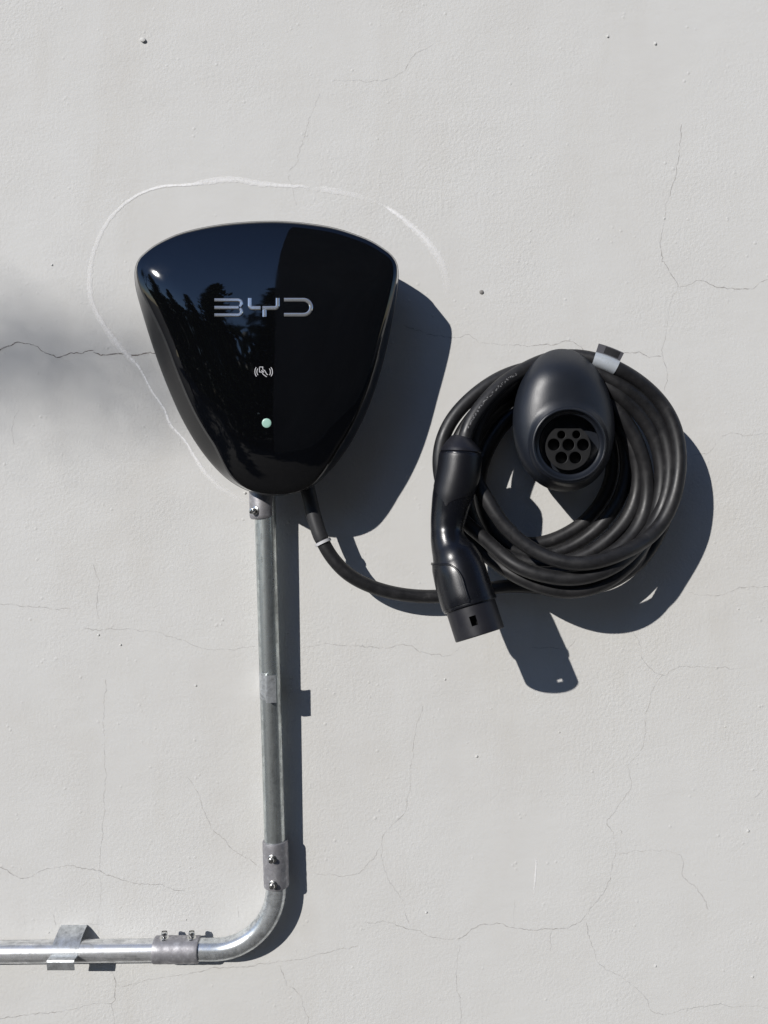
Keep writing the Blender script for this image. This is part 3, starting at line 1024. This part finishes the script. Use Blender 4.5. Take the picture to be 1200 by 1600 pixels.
def cable():
    pts = []
    for k, (x, y, d) in enumerate(ROUTE):
        low = sm(850, 905, y) * sm(760, 820, x)
        f = 1 + 0.14 * low - 0.26 * sm(955, 1040, x) * (1 - low)
        pts.append(P(x, y, d * f))
    path = resample(catmull(pts, 10), 1500)
    for _ in range(14):
        path = [path[0]] + [(path[i - 1] + path[i] * 2 + path[i + 1]) / 4 for i in range(1, len(path) - 1)] + [path[-1]]
    for i in range(30, len(path) - 40):
        q = i * 0.02
        path[i] = path[i] + Vector((mnoise.noise(Vector((q, 3.1, 0))), 0.6 * mnoise.noise(Vector((q, 9.7, 0))), mnoise.noise(Vector((q, 17.3, 0))))) * 0.0028
    mb = MB()
    tube(mb, path, R_CAB, 20)
    cord = mb.build('cord', M_RUBBER, CAB, True, 60)
    # sleeve at the charger end
    i0 = min(range(200), key=lambda i: (path[i] - P(496, 822, 41)).length)
    i1 = min(range(200), key=lambda i: (path[i] - P(503, 846, 42)).length)
    sub = path[max(0, i0 - 40):i1]
    mb = MB()
    m = len(sub)
    tube(mb, sub, [0.0083] * (m - 1) + [0.0079], 24)
    mb.build('strain_relief', mat_plastic('sleeve', (0.03, 0.03, 0.032), 0.5), CAB, True, 50)
    sub = path[i1:i1 + 2]
    mb = MB()
    c = path[i1]
    T = (path[i1 + 2] - path[i1 - 2]).normalized()
    N = (Vector((0, -1, 0)) - T * T.dot(Vector((0, -1, 0)))).normalized()
    B = T.cross(N)
    rg = []
    for u, r in ((-0.0016, 0.0078), (-0.0016, 0.0095), (0.0016, 0.0095), (0.0016, 0.0078)):
        rg.append([c + T * u + (N * math.cos(k * math.pi / 14) + B * math.sin(k * math.pi / 14)) * r for k in range(28)])
    mb.rings(rg, False, False)
    tie = mb.build('cable_tie', M_TIE, CAB, True, 40)
    # gland at the charger underside
    mb = MB()
    g = path[max(0, i0 - 42):i0 - 26]
    # cable print
    def strand_near(q, lo, hi):
        return min(range(lo, hi), key=lambda i: (path[i] - q).length)
    n = len(path)
    mb = MB()
    rnd = random.Random(4)
    q0 = strand_near(P(800, 590, 79), n - 160, n)
    q1 = strand_near(P(727, 680, 92), n - 160, n)
    pos = q0
    cam_p = Vector((0, -D, Z0))
    while pos < q1 - 1:
        p = path[pos]
        T = (path[pos + 1] - path[pos - 1]).normalized()
        N = (cam_p - p).normalized(); N = (N - T * T.dot(N)).normalized()
        Bn = T.cross(N)
        for k in range(3):
            aa = rnd.uniform(-0.16, 0.12) + 0.05
            c = p + (N * math.cos(aa) + Bn * math.sin(aa)) * (R_CAB + 0.0001) + T * rnd.uniform(-0.0014, 0.0014)
            u = T * rnd.uniform(0.0003, 0.0008); w = (Bn * math.cos(aa) - N * math.sin(aa)) * rnd.uniform(0.0002, 0.0007)
            b = len(mb.v)
            mb.v += [c - u - w, c + u - w, c + u + w, c - u + w]
            mb.f.append((b, b + 1, b + 2, b + 3))
        pos += 1
    mb.build('cable_print', principled('faded_print', (0.16, 0.16, 0.165), 0.7)[0], cord, False)
    # silver sticker on the outer strand beside the holster
    k0 = strand_near(P(965, 577, 77), n - 400, n)
    k1 = strand_near(P(930, 562, 72), n - 400, n)
    a, b = min(k0, k1), max(k0, k1)
    seg = path[a:b + 1]
    fr = frames(seg)
    rows = []
    for i, p in enumerate(seg):
        T = fr[i][0]
        N = Vector((0, -1, 0)); N = (N - T * T.dot(N)).normalized()
        U = N.cross(T)
        if U.z < 0: U = -U
        row = []
        r = R_CAB + 0.0006
        for q in range(15):
            an = math.radians(200 - q * 245 / 14.0)
            row.append(p + N * (math.cos(an - math.radians(0)) * r) - U * (math.sin(an) * r))
        rows.append((p, N, U, r))
    wrap = []
    flag = []
    for p, N, U, r in rows:
        wrap.append([p + (N * math.cos(math.radians(x)) + U * math.sin(math.radians(x))) * r for x in range(-175, 66, 16)])
    mb = MB(); mb.rings(wrap, False, False, closed=False)
    st = mb.build('silver_sticker', M_SILVER, CAB, True, 60)
    # flag ends of the sticker standing up from the cable
    mb = MB()
    fa, fb, fc = [], [], []
    nn = len(rows)
    for i, (p, N, U, r) in enumerate(rows):
        s = p + (N * math.cos(math.radians(64)) + U * math.sin(math.radians(64))) * r
        top = s + U * 0.0092 + N * 0.001
        fa.append(s); fb.append(top); fc.append((p, N, U, r, s, top))
    mb.rings([fa, fb], False, False, closed=False)
    mb.rings([[q - Vector((0, -0.0005, 0)) for q in fa], [q - Vector((0, -0.0005, 0)) for q in fb]], False, False, closed=False)
    mb.build('sticker_flag', M_PRINT2, st, False)
    mb = MB()
    i0_, i1_ = int(nn * 0.18), int(nn * 0.76)
    lo = [fa[i].lerp(fb[i], 0.12) + Vector((0, -0.0004, 0)) for i in range(i0_, i1_)]
    hi = [fa[i].lerp(fb[i], 0.88) + Vector((0, -0.0004, 0)) for i in range(i0_, i1_)]
    mb.rings([lo, hi], False, False, closed=False)
    mb.build('sticker_print', M_PRINT, st, False)
    return path


CPATH = cable()

# ------------------------------------------------------------------ plug on the cable end
PLUG = [  # centre px, py, depth mm, half width px, depth radius factor
    (722.5, 683, 92, 15.0, 1.0), (721.5, 687, 92, 19, 1.0), (720.5, 694, 92, 25, 1.0), (720, 702, 92, 30.5, 1.0), (719.8, 707, 92, 32.4, 1.0), (719, 716, 92, 33.3, 1.0), (717, 735, 92, 33.8, 1.0), (712.5, 755, 92, 33.2, 1.0),
    (707, 775, 92, 31.6, 1.0), (702.6, 797, 92, 29, 1.0), (699.8, 815, 93, 27, 1.0), (699, 830, 94, 26, 1.03), (700.3, 843, 96, 27.5, 1.03), (705, 857, 98, 31.5, 1.02), (711, 870, 101, 36.5, 1.0), (715.5, 882, 103, 39.3, 1.0), (719.5, 895, 106, 40.6, 1.0), (725, 915, 109, 41.6, 1.0), (731, 934, 112, 42.0, 1.0), (733.6, 942, 113, 41.8, 1.0)]


def plug():
    V = [Vector((a, b, c)) for a, b, c, d, e in PLUG]
    W = [Vector((d, e, 0)) for a, b, c, d, e in PLUG]
    cv = catmull(V, 5)
    cw = catmull(W, 5)
    ctr = [P(v.x, v.y, v.z) for v in cv]
    n = len(ctr)
    T = []
    for i in range(n):
        T.append((ctr[min(i + 3, n - 1)] - ctr[max(i - 3, 0)]).normalized())

    def ring(i, grow=0.0, seg=56, a0=0, a1=2 * math.pi, closed=True):
        t = T[i]
        N = Vector((0, -1, 0)); N = (N - t * t.dot(N)).normalized()
        Sd = t.cross(N)
        if Sd.x < 0: Sd = -Sd
        r = mm(cw[i].x, cv[i].z) + grow
        out = []
        for j in range(seg):
            a = a0 + (a1 - a0) * j / (seg if closed else seg - 1)
            out.append(ctr[i] + Sd * (math.cos(a) * r) + N * (math.sin(a) * r * cw[i].y))
        return out
    root = bpy.data.objects.new('plug', None)
    root.location = P(720, 830, 92) - CAB.location
    COL.objects.link(root); root.parent = CAB
    seam = next(i for i in range(n) if cv[i].y > 708)
    mb = MB()
    mb.rings([ring(i) for i in range(0, seam - 1)] + [ring(seam - 1, -0.0008)], True, False)
    mb.build('cable_collar', M_NOSE, root, True, 40)
    mb = MB()
    mb.rings([ring(seam - 1, -0.0012)] + [ring(i) for i in range(seam, n)] + [ring(n - 1, -0.0012)], True, True)
    mb.build('handle', M_PLUG, root, True, 50)
    # textured grip skin, running out in a point on the front
    mb = MB()
    rows = []
    g0 = seam + 1
    g1 = next(i for i in range(n) if cv[i].y > 792)
    for i in range(g0, g1 + 1):
        y = cv[i].y
        half = 180 * (1 - sm(735, 793, y) * 0.985)
        cen = 108
        rows.append(ring(i, 0.0004 if i > g0 else 0.0, 41, math.radians(cen - half), math.radians(cen + half), False))
    mb.rings(rows, False, False, closed=False)
    mb.build('grip', M_GRIP, root, True, 50)
    # raised grip panel on the left of the head, with an arched top
    mb = MB()
    i0 = next(i for i in range(n) if cv[i].y > 862)
    rows = []
    bead = []
    K = 26
    for i in range(i0, n):
        u = (i - i0) / (n - 1 - i0)
        # arch: opening angle grows quickly from the top
        span = 200 - (200 - 92) * math.sin(math.radians(90 * min(u / 0.62, 1))) ** 0.8
        a1 = math.radians(span); a0 = math.radians(248)
        inner = ring(i, -0.0008, K, a0, a1, False)
        outer = ring(i, 0.0017 if 0 < u else -0.0002, K, a0 - 0.03, a1 + 0.03, False)
        row = [inner[0]] + outer + [inner[-1]]
        bead.append(outer[-1])
        rows.append(row)
    mb.rings(rows, False, False, closed=False)
    b = len(mb.v) - len(rows[-1])
    mb.f.append(tuple(range(b, len(mb.v))))
    mb.build('grip_panel', M_PLUG, root, True, 40)
    mb = MB()
    tube(mb, bead[1:], 0.0011, 8)
    mb.build('panel_ridge', M_PLUG, root, True, 60)
    # flange
    t = T[-1]
    N = Vector((0, -1, 0)); N = (N - t * t.dot(N)).normalized()
    Sd = t.cross(N)
    if Sd.x < 0: Sd = -Sd
    r0 = mm(42.2, 113)
    rn = mm(39.6, 116)
    seg = 72
    rg = []
    for u, r in ((-0.001, r0 - 0.002), (-0.001, r0 + 0.0003), (0.0012, r0 + 0.0007), (0.0030, r0 + 0.0005), (0.0036, r0 - 0.0008), (0.0036, rn - 0.004)):
        rg.append([ctr[-1] + t * u + (Sd * math.cos(2 * math.pi * j / seg) + N * math.sin(2 * math.pi * j / seg)) * r for j in range(seg)])
    mb = MB(); mb.rings(rg, False, False)
    mb.build('flange', M_PLUG, root, True, 40)
    # shroud with its slot cut through
    L = 0.0335
    na = 16
    c0 = ctr[-1]
    us = [0.002 + (L - 0.002) * k / na for k in range(na + 1)]
    slot_a = (90 - 2, 90 + 15)       # degrees, seen from the camera
    mb = MB()
    base = {}

    def addring(u, r):
        b = len(mb.v)
        for j in range(seg):
            a = 2 * math.pi * j / seg
            mb.v.append(c0 + t * u + (Sd * math.cos(a) + N * math.sin(a)) * r)
        return b
    outer = [addring(u, rn) for u in us] + [addring(L + 0.0008, rn - 0.0008)]
    inner = [addring(L + 0.0008, rn - 0.0022)] + [addring(u, rn - 0.0030) for u in reversed(us)]
    allr = outer + inner
    uu = us + [L + .0008] + [L + .0008] + list(reversed(us))
    lo, hi = 0.0145, 0.0245
    for q in range(len(allr) - 1):
        um = (uu[q] + uu[q + 1]) / 2
        for j in range(seg):
            k = (j + 1) % seg
            am = 360 * (j + 0.5) / seg
            if lo < um < hi and slot_a[0] < am < slot_a[1]: continue
            mb.f.append((allr[q] + j, allr[q] + k, allr[q + 1] + k, allr[q + 1] + j))
    mb.build('shroud', M_NOSE, root, True, 40)
    # contact block inside the shroud
    mb = MB()
    rg = []
    for u, r in ((0.002, rn - 0.007), (0.026, rn - 0.007), (0.0265, rn - 0.0075)):
        rg.append([c0 + t * u + (Sd * math.cos(2 * math.pi * j / 40) + N * max(-1, min(0.72, math.sin(2 * math.pi * j / 40)))) * r for j in range(40)])
    mb.rings(rg, True, True)
    mb.build('contact_block', M_INSERT, root, True, 40)


plug()

# ------------------------------------------------------------------ what the glossy cover mirrors: a house and trees opposite
def house():
    m, N, L, b = principled('opposite_render', rough=0.9)
    p = geo_pos(N)
    f = tex_noise(N, L, p, 0.9, 5, 0.65)
    L.new(ramp(N, L, f, [(0.3, (0.10, 0.095, 0.09)), (0.7, (0.15, 0.145, 0.14))]), b.inputs['Base Color'])
    t = thing('neighbouring_building', 'tall plain grey building mirrored dark in the right half of the charger cover', 'building', (6.0, -7.5, 0))
    mb = MB(); mb.box((5.85, -10.5, 9.0), (7.0, 0, 0), (0, 3.0, 0), (0, 0, 9.0)); mb.build('wall', m, t, False)
    mb = MB(); mb.box((5.85, -10.5, 18.12), (7.15, 0, 0), (0, 3.15, 0), (0, 0, 0.12)); mb.build('roof', m, t, False)


house()

M_LEAF, N_, L_, b_ = principled('foliage', (0.05, 0.075, 0.03), 0.7)
L_.new(ramp(N_, L_, tex_noise(N_, L_, geo_pos(N_), 2.0, 4, 0.6), [(0.3, (0.03, 0.05, 0.018)), (0.7, (0.075, 0.1, 0.04))]), b_.inputs['Base Color'])
M_BARK = principled('bark', (0.08, 0.06, 0.045), 0.9)[0]


def leaf(mb, c, size, rnd):
    u = Vector((rnd.gauss(0, 1), rnd.gauss(0, 1), rnd.gauss(0, 1))).normalized()
    v = u.cross(Vector((rnd.gauss(0, 1), rnd.gauss(0, 1), rnd.gauss(0, 1)))).normalized()
    b = len(mb.v)
    mb.v += [c - u * size, c + v * size * 0.45, c + u * size, c - v * size * 0.45]
    mb.f.append((b, b + 1, b + 2, b + 3))


def pine(x, y, h, r, label, seed):
    rnd = random.Random(seed)
    t = thing('pine_tree', label, 'tree', (x, y, 0), 'trees mirrored in the charger cover')
    mb = MB()
    tube(mb, [Vector((x, y, h * k / 8)) for k in range(9)], lambda u: 0.16 * (1 - u) + 0.015, 10)
    mb.build('trunk', M_BARK, t)
    mb = MB()
    z = h * 0.12
    while z < h:
        k = (z / h)
        rr = r * (1 - k) ** 0.75 * rnd.uniform(0.75, 1.15) + 0.08
        for q in range(10):
            a = rnd.uniform(0, 2 * math.pi)
            l = rr * rnd.uniform(0.55, 1.15)
            droop = rnd.uniform(-0.3, 0.15)
            m = int(6 + l * 12)
            for i in range(m):
                s = (i + 1) / m
                c = Vector((x + math.cos(a) * l * s, y + math.sin(a) * l * s, z + droop * l * s * s + rnd.gauss(0, 0.05)))
                c += Vector((rnd.gauss(0, 0.10), rnd.gauss(0, 0.10), rnd.gauss(0, 0.06))) * (1.1 - s * 0.6)
                leaf(mb, c, rnd.uniform(0.10, 0.2), rnd)
        z += 0.22
    mb.build('crown', M_LEAF, t, False)


pine(-3.2, -11.0, 6.3, 2.0, 'tall conifer mirrored left of the chrome letters', 1)
pine(-11.5, -11.0, 7.6, 2.6, 'large conifer mirrored beyond the sun glint', 8)
pine(-4.4, -15.5, 7.0, 2.4, 'rear conifer mirrored between two nearer ones', 9)
pine(-5.6, -12.5, 6.2, 2.0, 'broad conifer mirrored near the cover left edge', 2)
pine(-1.9, -13.5, 6.6, 1.6, 'slim conifer mirrored beside the dark house edge', 4)
pine(-8.6, -12.0, 5.6, 2.2, 'conifer mirrored at the outer rim of the cover', 6)


def added_hedge():  # unseen shrub row, added to block low sky in the cover's reflection
    rnd = random.Random(21)
    t = thing('added_hedge', 'tall dense shrub row added to block the low sky behind the mirrored trees', 'added_hedge', (-8, -18, 0))
    mb = MB()
    for i in range(13000):
        x = rnd.uniform(-26, 1.5)
        hh = 5.0 + 0.5 * mnoise.noise(Vector((x * 0.6, 1, 0))) + 0.25 * mnoise.noise(Vector((x * 2.3, 5, 0)))
        leaf(mb, Vector((x, -18 + rnd.gauss(0, 0.5), hh * rnd.random() ** 0.8)), rnd.uniform(0.18, 0.34), rnd)
    mb.build('foliage', M_LEAF, t, False)


added_hedge()


def shade_tree():
    """tree to the left whose branch tip throws the soft shade on the wall beside the charger"""
    rnd = random.Random(11)
    k = 5.2
    tip = P(285, 568, 0) + Vector((-SX, -1, SZ)) * k
    root = P(-420, 580, 0) + Vector((-SX, -1, SZ)) * (k + 0.1)
    base = Vector((root.x - 3.2, root.y - 0.4, 0))
    t = thing('garden_tree', 'leafy tree out of frame shading the wall left of the charger', 'tree', base)
    mb = MB()
    top = Vector((base.x, base.y, 4.6))
    tube(mb, catmull([base, base + Vector((0.08, 0, 1.5)), base + Vector((-0.05, 0.05, 3.0)), top], 6), lambda u: 0.15 * (1 - u) + 0.03, 12)
    tube(mb, catmull([Vector((base.x, base.y, 3.0)), (Vector((base.x, base.y, 3.3)) + root) / 2, root, (root + tip) / 2, tip], 6), lambda u: 0.03 * (1 - u) ** 1.6 + 0.002, 8)
    mb.build('trunk', M_BARK, t)
    mb = MB()
    d = tip - root
    for i in range(440):
        s = rnd.random() ** 0.85
        w = 0.037 * (1 - s) ** 0.4 + 0.009
        c = root + d * s + Vector((rnd.gauss(0, 0.03), rnd.gauss(0, 0.06), rnd.gauss(0.0, w)))
        leaf(mb, c, rnd.uniform(0.007, 0.016), rnd)
    for i in range(1500):
        v = Vector((rnd.gauss(0, 0.5), rnd.gauss(0, 0.6), rnd.gauss(0, 0.5)))
        c = top + v + Vector((-0.6, -0.3, 0.5))
        leaf(mb, c, rnd.uniform(0.05, 0.1), rnd)
    mb.build('crown', M_LEAF, t, False)


shade_tree()
